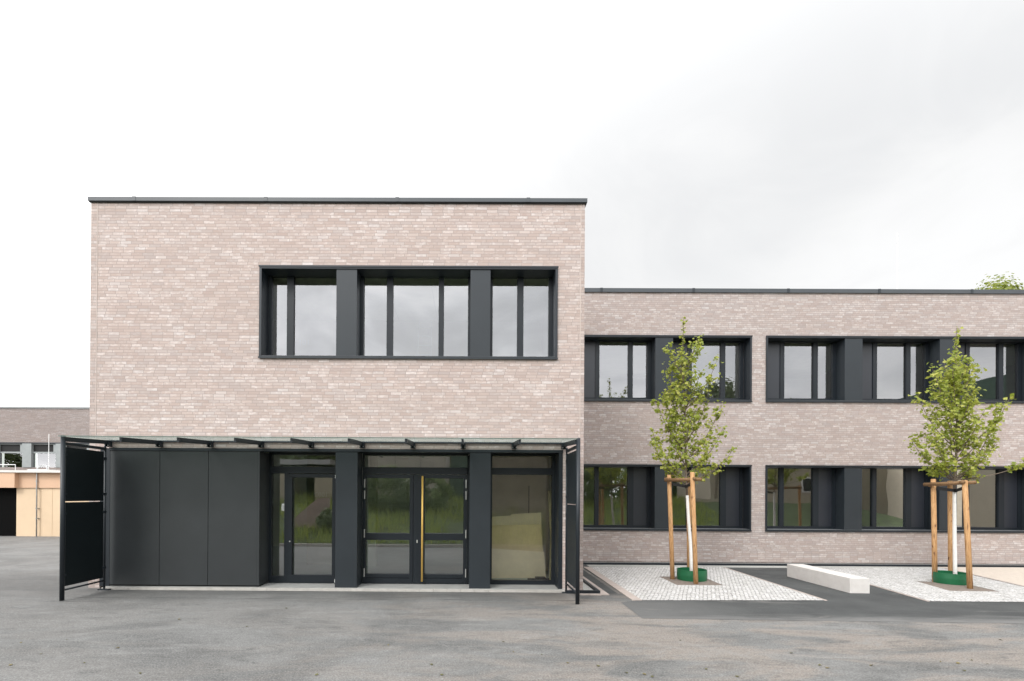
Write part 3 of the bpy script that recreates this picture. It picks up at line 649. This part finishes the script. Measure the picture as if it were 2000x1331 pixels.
# ------------------------------------------------------------------ trees
def leaf(bm, c, n, up, s, rnd, lobes=True):
    n = n.normalized(); a = n.cross(up)
    if a.length < 1e-3: a = n.cross(Vector((1, 0, 0)))
    a.normalize(); b = n.cross(a)
    if lobes: prof = [(-.08, -.5), (-.42, -.12), (-.5, .18), (-.2, .2), (0, .55), (.2, .2), (.5, .18), (.42, -.12), (.08, -.5)]
    else: prof = [(-.3, -.3), (-.32, .2), (0, .5), (.32, .2), (.3, -.3)]
    vs = []
    for x, y in prof: vs.append(bm.verts.new(c+a*(x*s)+b*(y*s)-n*(abs(x)*s*.35)))
    bm.faces.new(vs)
def bez(p0, p1, p2, t): return p0*(1-t)**2+p1*2*t*(1-t)+p2*t*t
def street_tree(loc, trunk, tips, label, seed, wrap_top, n_extra=20, density=1.15, skip_low=None):
    rnd = random.Random(seed); yt = loc[1]
    T = thing('young_maple_tree', label, 'tree', loc, 'young street trees in the paved beds')
    tp = [Vector((x, yt+dy, z)) for x, z, dy in trunk]
    top = tp[-1].z; z0 = tp[0].z
    def on_trunk(z):
        for a, b in zip(tp, tp[1:]):
            if a.z <= z <= b.z: return a.lerp(b, (z-a.z)/(b.z-a.z))
        return tp[-1].copy()
    rt = lambda z: .036*(1-(z-z0)/(top-z0))+.006
    zs = [z0+(top-z0)*k/22 for k in range(23)]
    lo = [z for z in zs if z <= wrap_top+.01]; hi = [z for z in zs if z >= lo[-1]]
    obj('painted_trunk', tube([on_trunk(z) for z in lo], [.043-.007*i/len(lo) for i in range(len(lo))], 10), TRUNKW, T, True)
    obj('trunk', tube([on_trunk(z) for z in hi], [rt(z) for z in hi], 8), BARK, T, True)
    brs = []
    H = top
    for i, (x, z) in enumerate(tips):
        base = on_trunk(max(wrap_top+.25, z-(.55+abs(x-on_trunk(z).x)*.75+rnd.random()*.25)))
        tip = Vector((x, yt+rnd.uniform(-.45, .45), z)); brs.append((base, tip))
    zc = wrap_top+.45
    for i in range(n_extra):
        f = (i+.5)/n_extra; z = zc+(top-.9-zc)*f; ax = on_trunk(z)
        ang = i*2.4+rnd.random()*.8; rr = (.95-.62*f)*rnd.uniform(.55, .95)
        tip = Vector((ax.x+math.cos(ang)*rr*.8, yt+math.sin(ang)*rr, z+rnd.uniform(.1, .35)))
        brs.append((on_trunk(max(wrap_top+.2, z-.45)), tip))
    bmB = bmesh.new(); bmL = bmesh.new(); UP = Vector((0, 0, 1))
    def spray(p, d, cnt, rad, ls):
        for _ in range(cnt):
            o = Vector((rnd.gauss(0, 1), rnd.gauss(0, 1), rnd.gauss(0, .8)))*rad
            n = Vector((rnd.gauss(0, .55), rnd.gauss(-.35, .55), rnd.uniform(.15, 1.0)))+o.normalized()*.35 if o.length > 0 else UP
            leaf(bmL, p+o, n, d+Vector((rnd.gauss(0, .5), rnd.gauss(0, .5), rnd.gauss(-.3, .4))), ls*.98*rnd.uniform(.6, 1.2), rnd)
    for base, tip in brs:
        ln = (tip-base).length
        mid = base.lerp(tip, .5)+Vector(((tip.x-base.x)*.22, (tip.y-base.y)*.22, -ln*.10))
        n = max(4, int(ln/.13)); pts = [bez(base, mid, tip, k/n) for k in range(n+1)]
        tube(pts, [.013*(1-k/n)+.003 for k in range(n+1)], 5, bmB)
        for k, p in enumerate(pts):
            t = k/n
            if t < (.62 if (tip.x-base.x) > 1.2 and tip.x > 13.9 else .22): continue
            d = (pts[min(k+1, n)]-pts[max(k-1, 0)]).normalized()
            spray(p, d, int(density*rnd.randint(4, 7)), .055+.055*(1-t), .088)
            if rnd.random() < .75 and t < .93:   # side twig
                dd = Vector((rnd.gauss(0, 1), rnd.gauss(0, 1), rnd.uniform(-.1, .9))).normalized()
                L2 = rnd.uniform(.14, .34)*(1.1-t*.5); e = p+dd*L2
                tube([p, p.lerp(e, .5)+Vector((0, 0, -.01)), e], [.004, .003, .002], 4, bmB)
                for s in (.5, .8, 1.): spray(p.lerp(e, s), dd, int(density*rnd.randint(3, 6)), .05, .085)
    # leader
    for k in range(60):
        z = wrap_top+.75+(top-wrap_top-.75)*k/59
        f = (z-wrap_top)/(top-wrap_top); p = on_trunk(z)
        spray(p, UP, int(density*(3 if f > .75 else 8)), .03+.24*max(0, .85-f), .085)
    obj('branches', bmB, BARK, T); obj('crown', bmL, LEAF, T)
    return T
street_tree((5.87, 13.0, 0), [(5.90, .01, 0), (5.87, .9, 0), (5.80, 1.6, -.02), (5.742, 2.7, 0), (5.71, 4.4, 0), (5.65, 5.8, .03), (5.655, 6.9, 0)],
    [(4.845, 3.95), (4.95, 4.70), (5.151, 4.90), (5.293, 6.2), (5.30, 5.7), (5.93, 6.3), (6.20, 6.42), (6.34, 5.7), (6.52, 5.04), (6.72, 4.66), (6.48, 3.92), (6.77, 3.40), (4.80, 3.50), (6.33, 2.90), (5.42, 2.95), (5.3, 4.3), (6.1, 4.5), (6.0, 5.4), (5.45, 5.1)],
    'young maple with narrow crown and bent white painted trunk, nearer the entrance block', 11, 2.25)
street_tree((12.53, 12.7, 0), [(12.53, .01, 0), (12.51, 1.2, 0), (12.50, 2.45, 0), (12.574, 3.8, 0), (12.517, 5.2, 0), (12.539, 6.55, 0)],
    [(12.96, 6.05), (12.05, 5.8), (11.84, 5.58), (11.73, 5.2), (11.52, 4.8), (11.33, 3.72), (11.6, 3.95), (12.0, 3.15), (13.70, 4.15), (13.48, 4.68), (13.08, 5.2), (12.95, 5.72), (13.5, 3.75), (13.08, 2.72), (12.36, 5.72), (12.0, 4.4), (13.2, 4.3), (12.9, 4.9), (12.2, 5.0), (13.2, 3.4), (14.03, 3.12)],
    'young maple with wider bushy crown and straight white trunk, right of the bench', 23, 2.4, 22)

def stake(x0, y0, x1, y1, z, r=.055):
    return tube([(x0, y0, -.05), (x0+(x1-x0)*.5, y0+(y1-y0)*.5, z*.5), (x1, y1, z-.015), (x1, y1, z)], [r, r*.98, r*.95, r*.8], 14)
def support(loc, stakes, rails, straps, label):
    t = thing('tree_stake_frame', label, 'tree stakes', loc, 'wooden stake frames around the young trees')
    for s in stakes: obj('stake', stake(*s), WOOD, t, True)
    for a, b in rails: obj('crossbar', tube([a, b], [.045, .042], 12), WOOD_D, t, True)
    for pts in straps: 
        bm = bmesh.new()
        for a, b in zip(pts, pts[1:]):
            q(bm, (a[0], a[1], a[2]-.04), (b[0], b[1], b[2]-.04), (b[0], b[1], b[2]+.04), (a[0], a[1], a[2]+.04))
        o = obj('tie_strap', bm, STRAP, t); md = o.modifiers.new('thick', 'SOLIDIFY'); md.thickness = .006
    return t
support((5.9, 12.9, 0), [(5.36, 12.90, 5.26, 12.92, 2.74), (5.655, 12.22, 5.585, 12.30, 2.78), (6.07, 13.52, 6.03, 13.50, 2.70)],
    [((5.14, 12.88, 2.60), (5.74, 12.14, 2.60)), ((5.60, 12.20, 2.62), (6.07, 13.65, 2.62)), ((5.18, 12.95, 2.63), (6.15, 13.60, 2.58))],
    [[(5.28, 12.97, 2.52), (5.72, 12.95, 2.44), (5.80, 13.04, 2.44)], [(5.62, 12.38, 2.50), (5.70, 12.94, 2.42)]],
    'three leaning wooden stakes with crossbars around the narrow tree, one streaked dark')
support((12.5, 12.7, 0), [(12.03, 12.72, 11.96, 12.70, 2.66), (12.02, 11.82, 11.92, 11.86, 2.60), (13.12, 13.42, 13.05, 13.38, 2.64)],
    [((11.80, 12.78, 2.52), (12.06, 11.74, 2.55)), ((11.84, 11.82, 2.56), (13.1, 13.42, 2.56)), ((11.82, 12.66, 2.50), (13.1, 13.5, 2.55))],
    [[(11.98, 12.64, 2.42), (12.50, 12.63, 2.36), (12.55, 12.72, 2.36)], [(12.0, 11.95, 2.42), (12.47, 12.64, 2.36)]],
    'three clean pale wooden stakes with crossbars around the wider bushy tree')
def ring(c, r, label):
    bm = bmesh.new(); n = 56; h = .27; prof = [(r, 0), (r+.012, h*.5), (r+.004, h), (r-.006, h), (r+.002, h*.5), (r-.010, 0)]
    rings = []
    for k in range(n):
        a = 2*math.pi*k/n; wob = 1+.018*math.sin(2*a+.6)
        rings.append([bm.verts.new((c[0]+math.cos(a)*p*wob, c[1]+math.sin(a)*p*wob, z+.012)) for p, z in prof])
    for k in range(n):
        A, Bq = rings[k], rings[(k+1) % n]
        for j in range(len(prof)): bm.faces.new((A[j], A[(j+1) % 6], Bq[(j+1) % 6], Bq[j]))
    tag(obj('watering_ring', bm, GREEN, None, False, loc=(c[0], c[1], 0)), label, 'watering ring', 'green watering rings round the tree feet')
ring((5.83, 12.83), .355, 'round green plastic ring round the foot of the narrow tree nearer the entrance')
ring((12.30, 12.58), .35, 'round green plastic ring round the foot of the bushy tree at the right')

# bench
def bench():
    bm = B((8.65, 9.085, 11.17, 13.50, .0, .345), bev=.008)
    bmesh.ops.rotate(bm, verts=bm.verts, cent=(8.65, 11.17, 0), matrix=Matrix.Rotation(R(-2.0), 3, 'Z'))
    m, nt, p, pos, g = new_mat('white_concrete')
    st = NOISE(nt, pos, 5, 5, .65); pores = MR(nt, NOISE(nt, pos, 70, 2, .5), .70, .78)
    c = RAMP(nt, st, [(.3, (.60, .57, .545)), (.7, (.68, .655, .63))])
    c = MIX(nt, MR(nt, NOISE(nt, pos, 9, 3, .6, sc=(1, .6, 3), loc=(1.7, 0, 0)), .66, .74, 0, .35), c, (.42, .42, .42)); c = MIX(nt, pores, c, (.40, .38, .36))
    L(nt, c, p.inputs['Base Color']); p.inputs['Roughness'].default_value = .7
    tag(obj('concrete_bench', bm, m, loc=(8.86, 12.3, 0)), 'long low white concrete block bench on the dark asphalt between the two tree beds', 'bench')
bench()

# ------------------------------------------------------------------ left background
low = thing('low_peach_building', 'low peach rendered flat-roofed building with a black opening at the far left', 'building', (-21, 24.5, 0))
obj('wall', B((-22.57, -12.0, 24.45, 24.7, 0, 2.42)), PEACH2, low)
obj('fascia', B((-22.40, -12.0, 24.38, 24.75, 2.42, 3.17)), PEACH, low)
obj('projecting_fascia', B((-30, -22.40, 24.15, 24.75, 2.42, 3.17)), PEACH, low)
obj('opening', B((-30, -22.575, 24.55, 24.7, 0, 2.415)), BLACK, low)
obj('wall_joint', B((-20.78, -20.765, 24.443, 24.45, 0, 2.42), (-21.35, -21.34, 24.443, 24.45, 0, 2.42)), plain('peach_joint', (.55, .40, .26), .9), low)
obj('parapet_cap', B((-30, -12, 24.10, 24.85, 3.172, 3.285)), plain('pale_parapet', (.62, .60, .57), .7), low)
obj('skylight', B((-21.9, -20.9, 24.3, 24.8, 3.29, 3.33)), WHITE, low)
obj('roof', B((-30, -12, 24.86, 37.0, 3.1, 3.2)), GRAVEL, low)
obj('back_wall', B((-30, -12, 24.76, 37.0, 0, 3.09)), PEACH, low)
rl = [(-21.45, 24.33, .0), (-21.45, 24.33, 3.35)]+[(-21.45+.25-.25*math.cos(a), 24.33+.1*math.sin(a), 3.35+.2*math.sin(a)) for a in (math.pi*k/10 for k in range(1, 11))]+[(-20.95, 24.33, 3.22)]
obj('roof_pipe', tube(rl, .028, 8), STEEL, low, True)
for z in (.9, 1.4, 2.4, 2.75): obj('pipe_clip', B((-21.49, -21.41, 24.29, 24.45, z-.02, z+.02)), STEEL, low)
bm = tube([(-30, 27, 3.72), (-25.0, 27, 3.72)], .018, 6)
for x in (-29, -28, -27, -26, -25.0): tube([(x, 27, 3.2), (x, 27, 3.72)], .014, 6, bm)
obj('roof_railing', bm, WHITE, low)
obj('roof_mast', tube([(-22.3, 26, 3.2), (-22.3, 26, 5.3)], .014, 6), WHITE, low)
far = thing('far_brick_wing', 'distant greyer brick wing with a window band behind the low peach building', 'building', (-30, 38, 0))
bm = bmesh.new()
wall_y(bm, -60, -12, 6.09, 8.72, 38, [], .3); q(bm, (-60, 38, 0), (-12, 38, 0), (-12, 38, 4.15), (-60, 38, 4.15))
obj('wall', bm, BRICK_F, far)
obj('parapet_coping', B((-60, -12, 37.94, 38.4, 8.72, 8.83)), plain('grey_coping', (.20, .21, .21), .5), far)
GREYF = plain('light_grey_frame', (.26, .28, .28), .5)
x = -60.0
obj('lintel', B((-60, -12, 37.98, 38.2, 6.0, 6.088)), METAL, far)
for i in range(12):
    x = -36.52+(i-5)*2.6-.0
    wn = obj('window', B((x-.7, x, 37.95, 38.3, 4.15, 6.0), (x, x+1.9, 38.1, 38.2, 5.25, 5.37), (x, x+1.9, 38.1, 38.2, 5.93, 6.0), (x+1.62, x+1.9, 38.08, 38.2, 5.37, 5.93)), GREYF, far)
    obj('glass_pane', quad_y(x, x+1.9, 4.15, 5.25, 38.17), GLASS, wn)
    obj('shaded_pane', quad_y(x, x+1.62, 5.37, 5.93, 38.17), STRAP, wn)
    obj('blind', quad_y(x, x+1.9, 4.0, 6.0, 38.5), BLACK, wn)

# ------------------------------------------------------------------ trees and shrubs of leaf clumps
def blob_tree(name, loc, H, rad, zc, hh, n, mat, label, seed, cat='tree', leafs=.28, group=None, trunk=True):
    rnd = random.Random(seed); T = thing(name, label, cat, loc, group); x0, y0, b0 = loc
    bm = bmesh.new()
    if trunk:
        tube([(x0, y0, b0), (x0+.1, y0, b0+H*.35), (x0, y0, b0+H*.75)], [.04*rad+.06, .03*rad+.04, .03], 8, bm)
    cents = []
    for k in range(max(6, n//90)):
        a = rnd.random()*6.283; z = rnd.uniform(-1, 1); r = math.sqrt(max(0, 1-z*z))*rnd.uniform(.35, .85)*rad
        c = Vector((x0+math.cos(a)*r, y0+math.sin(a)*r, b0+zc+z*hh*.85)); cents.append(c)
        if trunk: tube([(x0, y0, b0+zc-hh*.5), c.lerp(Vector((x0, y0, c.z)), .4), c], [.05, .03, .01], 5, bm)
    if trunk: obj('trunk', bm, BARK, T)
    else: bm.free()
    bl = bmesh.new()
    for c in cents:
        rr = rad*rnd.uniform(.22, .42)
        for _ in range(90):
            d = Vector((rnd.gauss(0, 1), rnd.gauss(0, 1), rnd.gauss(0, .8))); d.normalize(); p = c+d*rr*rnd.uniform(.5, 1.1)
            leaf(bl, p, d+Vector((0, 0, .5)), Vector((rnd.gauss(0, 1), rnd.gauss(0, 1), rnd.gauss(0, 1))), leafs*rnd.uniform(.6, 1.2), rnd, False)
    obj('crown' if trunk else 'foliage', bl, mat, T)
blob_tree('background_tree', (31.9, 30, 0), 15.2, 2.3, 13.3, 2.0, 3400, LEAF_Y, 'yellow-green tree top showing above the roof of the long wing at the far right', 5, leafs=.20)

# ------------------------------------------------------------------ the side behind the camera (seen in the glass)
def bank():
    bm = bmesh.new(); ys = [3.0, 2.0, .5, -1.5, -3.5, -6.0, -9.9]; zs = [.10, .28, .48, .85, 1.15, 1.5, 1.7]
    nx = 40; g = []
    for y, z in zip(ys, zs): g.append([bm.verts.new((-30+60*i/nx, y, z+(noise.noise(Vector((i*.4, y, 0)))*.12 if y < 2.5 else 0))) for i in range(nx+1)])
    for a, b in zip(g, g[1:]):
        for i in range(nx): bm.faces.new((a[i], a[i+1], b[i+1], b[i]))
    tag(obj('grass_bank', bm, GRASSM, None, True), kind='structure')
bank()
tag(obj('bank_kerb', B((-30, 30, 3.0, 3.12, 0, .12)), PALE), kind='structure')
def grass():
    bm = bmesh.new(); rnd = random.Random(8)
    for _ in range(16000):
        x = rnd.uniform(-16, 18); y = 2.9-12*rnd.random()**1.3; 
        if abs(x) < 1.0 and abs(y) < 1.0: continue
        z = .1+max(0, 3-y)*.17; h = rnd.uniform(.12, .5)*(.5+noise.noise(Vector((x*.8, y*.8, 3)))*1.2+.35); a = rnd.random()*3.14; dx, dy = math.cos(a)*.03, math.sin(a)*.03
        t = Vector((rnd.gauss(0, .09), rnd.gauss(0, .09), h))
        bm.faces.new([bm.verts.new(v) for v in ((x-dx, y-dy, z-.08), (x+dx, y+dy, z-.08), (x+t.x, y+t.y, z+t.z))])
    tag(obj('grass', bm, leaf_mat('grass_blades', (.14, .21, .03), (.26, .33, .06), (.42, .44, .13), .4)), 'tall rough grass growing on the bank opposite the entrance, seen mirrored in the doors', 'grass', kind='stuff')
grass()
shr = [(-6.0, -4.6, 1.7), (-4.7, -5.0, 2.3), (-3.6, -4.4, 1.9), (-2.0, -4.8, 2.0), (-6.45, .9, .95), (-5.6, .8, .7), (9.5, -6, 2.4), (13.5, -7, 2.8)]
wh = ['left of the entrance view', 'in front of the concrete hall', 'between two taller shrubs', 'at the right end of the concrete hall', 'hugging the sloping stair wall', 'lowest one right of the stair wall', 'at the left end of the cream wall', 'midway along the cream wall']
for i, (x, y, h) in enumerate(shr):
    blob_tree('shrub', (x, y, .1+max(0, 3-y)*.17), h, h*.62, h*.5, h*.55, 3600, (LEAF_D, LEAF_S, LEAF_D, LEAF_S)[i % 4], 'leafy shrub on the bank opposite the school, '+wh[i], 40+i, 'shrub', .14, 'shrubs on the bank mirrored in the glass', trunk=False)
for i, (x, y, H, r, lab) in enumerate([(-17, -16, 11, 3.6, 'broad dark tree behind the low tan shed, seen in the entrance glass'), (-11, -15, 9.5, 3.2, 'rounder dark tree behind the right end of the low tan shed'),
        (15.5, -13, 11.0, 2.2, 'slim dark tree mirrored low in the first upper window of the wing'), (22.5, -12, 12.6, 2.8, 'large dark tree mirrored in the upper window behind the narrow maple'), (11, -11, 7.5, 2.6, 'dark tree mirrored in the lower windows beside the entrance block')]):
    blob_tree('mirrored_tree', (x, y, 0), H, r, H-r*1.0, r*1.0, 4000, LEAF_D, lab, 60+i, leafs=.3, group='trees opposite the school mirrored in the glass')
hall = thing('concrete_hall', 'plain brown-grey concrete hall opposite the entrance, seen only mirrored in the doors', 'building', (-5, -10, 0))
obj('wall', B((-8.4, -1.6, -18, -10, 0, 6.6)), CONC, hall)
obj('panel_joint', B(*[(x, x+.03, -9.999, -9.99, 1, 6.6) for x in (-6.7, -5.0, -3.3)]), BLACK, hall)
oh = thing('orange_house', 'orange rendered house with dark windows behind the concrete hall, mirrored in the entrance transom', 'building', (3, -17, 0))
obj('wall', B((-1.5, 9.0, -24, -17, 0, 7.0)), DKGREEN, oh); obj('orange_band', B((-1.52, 9.02, -17.03, -17.001, 4.9, 6.3)), ORANGE, oh)
obj('window', B((0, 1.0, -17.04, -17.002, 1.5, 4.2), (3, 4.5, -17.04, -17.002, 1.5, 4.2)), GLASS_LOW if False else TANR, oh)
shed = thing('low_tan_shed', 'low tan flat-roofed outbuilding with a pale roof edge opposite the single door', 'building', (-11, -8, 0))
obj('wall', B((-16, -11.4, -11.5, -8, 0, 3.95), (-9.9, -8.75, -11.5, -8, 0, 3.95)), TANR, shed)
obj('lintel', B((-11.4, -9.9, -11.5, -8, 3.4, 3.95)), TANR, shed); obj('opening', B((-11.4, -9.9, -11, -10.9, 0, 3.4)), DKGREEN, shed)
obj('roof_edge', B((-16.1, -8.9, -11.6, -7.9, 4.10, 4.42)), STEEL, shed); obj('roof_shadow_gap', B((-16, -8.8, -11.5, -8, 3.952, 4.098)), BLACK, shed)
bm = bmesh.new(); vs = [bm.verts.new((x, .3, z)) for x, z in ((-8.4, .2), (-8.4, .9), (-7.15, 2.0), (-6.65, 2.05), (-6.65, .2))]; f = bm.faces.new(vs)
r = bmesh.ops.extrude_face_region(bm, geom=[f]); bmesh.ops.translate(bm, verts=[v for v in r['geom'] if isinstance(v, bmesh.types.BMVert)], vec=(0, -.35, 0))
tag(obj('stair_wall', bm, plain('pinkish_concrete', (.36, .28, .25), .9, .25, 3.), loc=(-7.5, .2, 0)), 'sloping pinkish concrete stair wall mirrored in the glass of the single door', 'wall')
tag(obj('concrete_tower', B((1.3, 6.8, -6.5, -3.6, 0, 6.2)), CONC, loc=(4, -5, 0)), 'bare concrete stair tower opposite the entrance, mirrored in the right entrance window', 'tower')
tag(obj('cream_wall', B((7, 34, -10.2, -9.9, .3, 2.0)), TANR, loc=(20, -10, .3)), 'low cream boundary wall opposite the long wing, mirrored in its lower windows', 'wall')
ph = thing('pink_house', 'flat-roofed pink rendered house mirrored in the windows of the distant brick wing', 'building', (-80, -32, 0))
obj('wall', B((-89.5, -70, -40, -32, 0, 10.2)), plain('pink_render', (.42, .26, .22), .8), ph); obj('lower_storey', B((-91, -69, -41, -31.9, 0, 6.8)), plain('dark_brown_cladding', (.06, .04, .035), .8), ph)
blob_tree('mirrored_tree', (-99, -28, 0), 11.4, 5.5, 7.2, 4.6, 4000, LEAF_D, 'dark round tree mirrored at the far left in the windows of the distant brick wing', 91, leafs=.5, group='trees opposite the school mirrored in the glass')
gh = thing('eaved_house', 'large pale house with dark green eave, mirrored at the right end of the wing', 'building', (40, -3, 0))
obj('wall', B((38.9, 52, -13, 9, 0, 9.4)), TANR, gh); obj('eave', B((38.2, 52.5, -13.5, 9.5, 9.402, 11.0)), DKGREEN, gh)
obj('orange_panel', B((38.86, 38.898, -3, 9, 2.5, 6.5)), ORANGE, gh)
for k in range(5):
    y = -11+k*4.0
    wn = obj('window', B((38.80, 38.858, y, y+1.9, 7.3, 9.0)), WHITE, gh); obj('dark_glass', B((38.78, 38.798, y+.15, y+.9, 7.45, 8.85), (38.78, 38.798, y+1.0, y+1.75, 7.45, 8.85)), VENT, wn)
bh = thing('beige_house', 'beige house with a small white window, mirrored in the lower windows at the right', 'building', (40, -16, 0))
obj('wall', B((24, 62, -24, -16, 0, 8.5)), TANR, bh)
for x in (27, 33, 47, 53): wn = obj('window', B((x, x+1.8, -15.99, -15.95, 2.6, 4.2)), WHITE, bh); obj('dark_glass', B((x+.15, x+.85, -15.945, -15.93, 2.75, 4.05), (x+.95, x+1.65, -15.945, -15.93, 2.75, 4.05)), VENT, wn)

def wood():
    bm = bmesh.new(); rnd = random.Random(5)
    for k in range(430):
        c = Vector((-42+rnd.random()*100, -27-rnd.random()*5, 1.5+rnd.random()*8.2)); rr = rnd.uniform(1.0, 2.2)
        for _ in range(55):
            d = Vector((rnd.gauss(0, 1), rnd.gauss(0, 1), rnd.gauss(0, .8))).normalized()
            leaf(bm, c+d*rr*rnd.uniform(.4, 1.1), d+Vector((0, 0, .5)), Vector((rnd.gauss(0, 1), rnd.gauss(0, 1), rnd.gauss(0, 1))), rnd.uniform(.5, .9), rnd, False)
    tag(obj('woodland', bm, LEAF_D), 'dense row of far trees opposite the school, seen only mirrored in the glass', 'trees', kind='stuff')
wood()
# ------------------------------------------------------------------ small leaves on the asphalt
def litter():
    rnd = random.Random(77); LF = plain('dry_leaf', (.16, .13, .05), .8, .4, 5)
    LF2 = plain('green_fallen_leaf', (.11, .105, .045), .8, .3, 5)
    spots = [(1615, 1305), (1600, 1300), (1880, 1310), (1868, 1296), (1895, 1290), (1925, 1297), (1835, 1293), (1950, 1250), (985, 1255), (1005, 1275), (845, 1300), (865, 1320), (1110, 1296), (1170, 1302), (1225, 1315), (1260, 1318), (1275, 1323), (1060, 1280), (230, 1268), (165, 1298), (275, 1318), (40, 1258), (80, 1280), (130, 1252), (20, 1302), (1380, 1308), (1440, 1322), (1700, 1300), (560, 1190), (483, 1226), (350, 1212), (1545, 1276), (620, 1320), (760, 1262), (1330, 1252)]
    for k, (u, v) in enumerate(spots):
        d = 2.166*960/(v-969+ (u-915)*-.0058); x = (u-915)/960*d
        bm = bmesh.new(); s = rnd.uniform(.016, .034)
        c = Vector((x, d, .012)); n = Vector((rnd.gauss(0, .25), rnd.gauss(0, .25), 1))
        leaf(bm, c, n, Vector((rnd.gauss(0, 1), rnd.gauss(0, 1), 0)), s*1.6, rnd); 
        for p in bm.verts: p.co.z = max(p.co.z, .006)
        o = obj('fallen_leaf', bm, LF2 if k % 3 else LF, loc=(x, d, 0)); md = o.modifiers.new('thick', 'SOLIDIFY'); md.thickness = .002
        tag(o, 'small dry leaf lying on the worn grey asphalt in the foreground', 'leaf', 'fallen leaves on the asphalt')
litter()
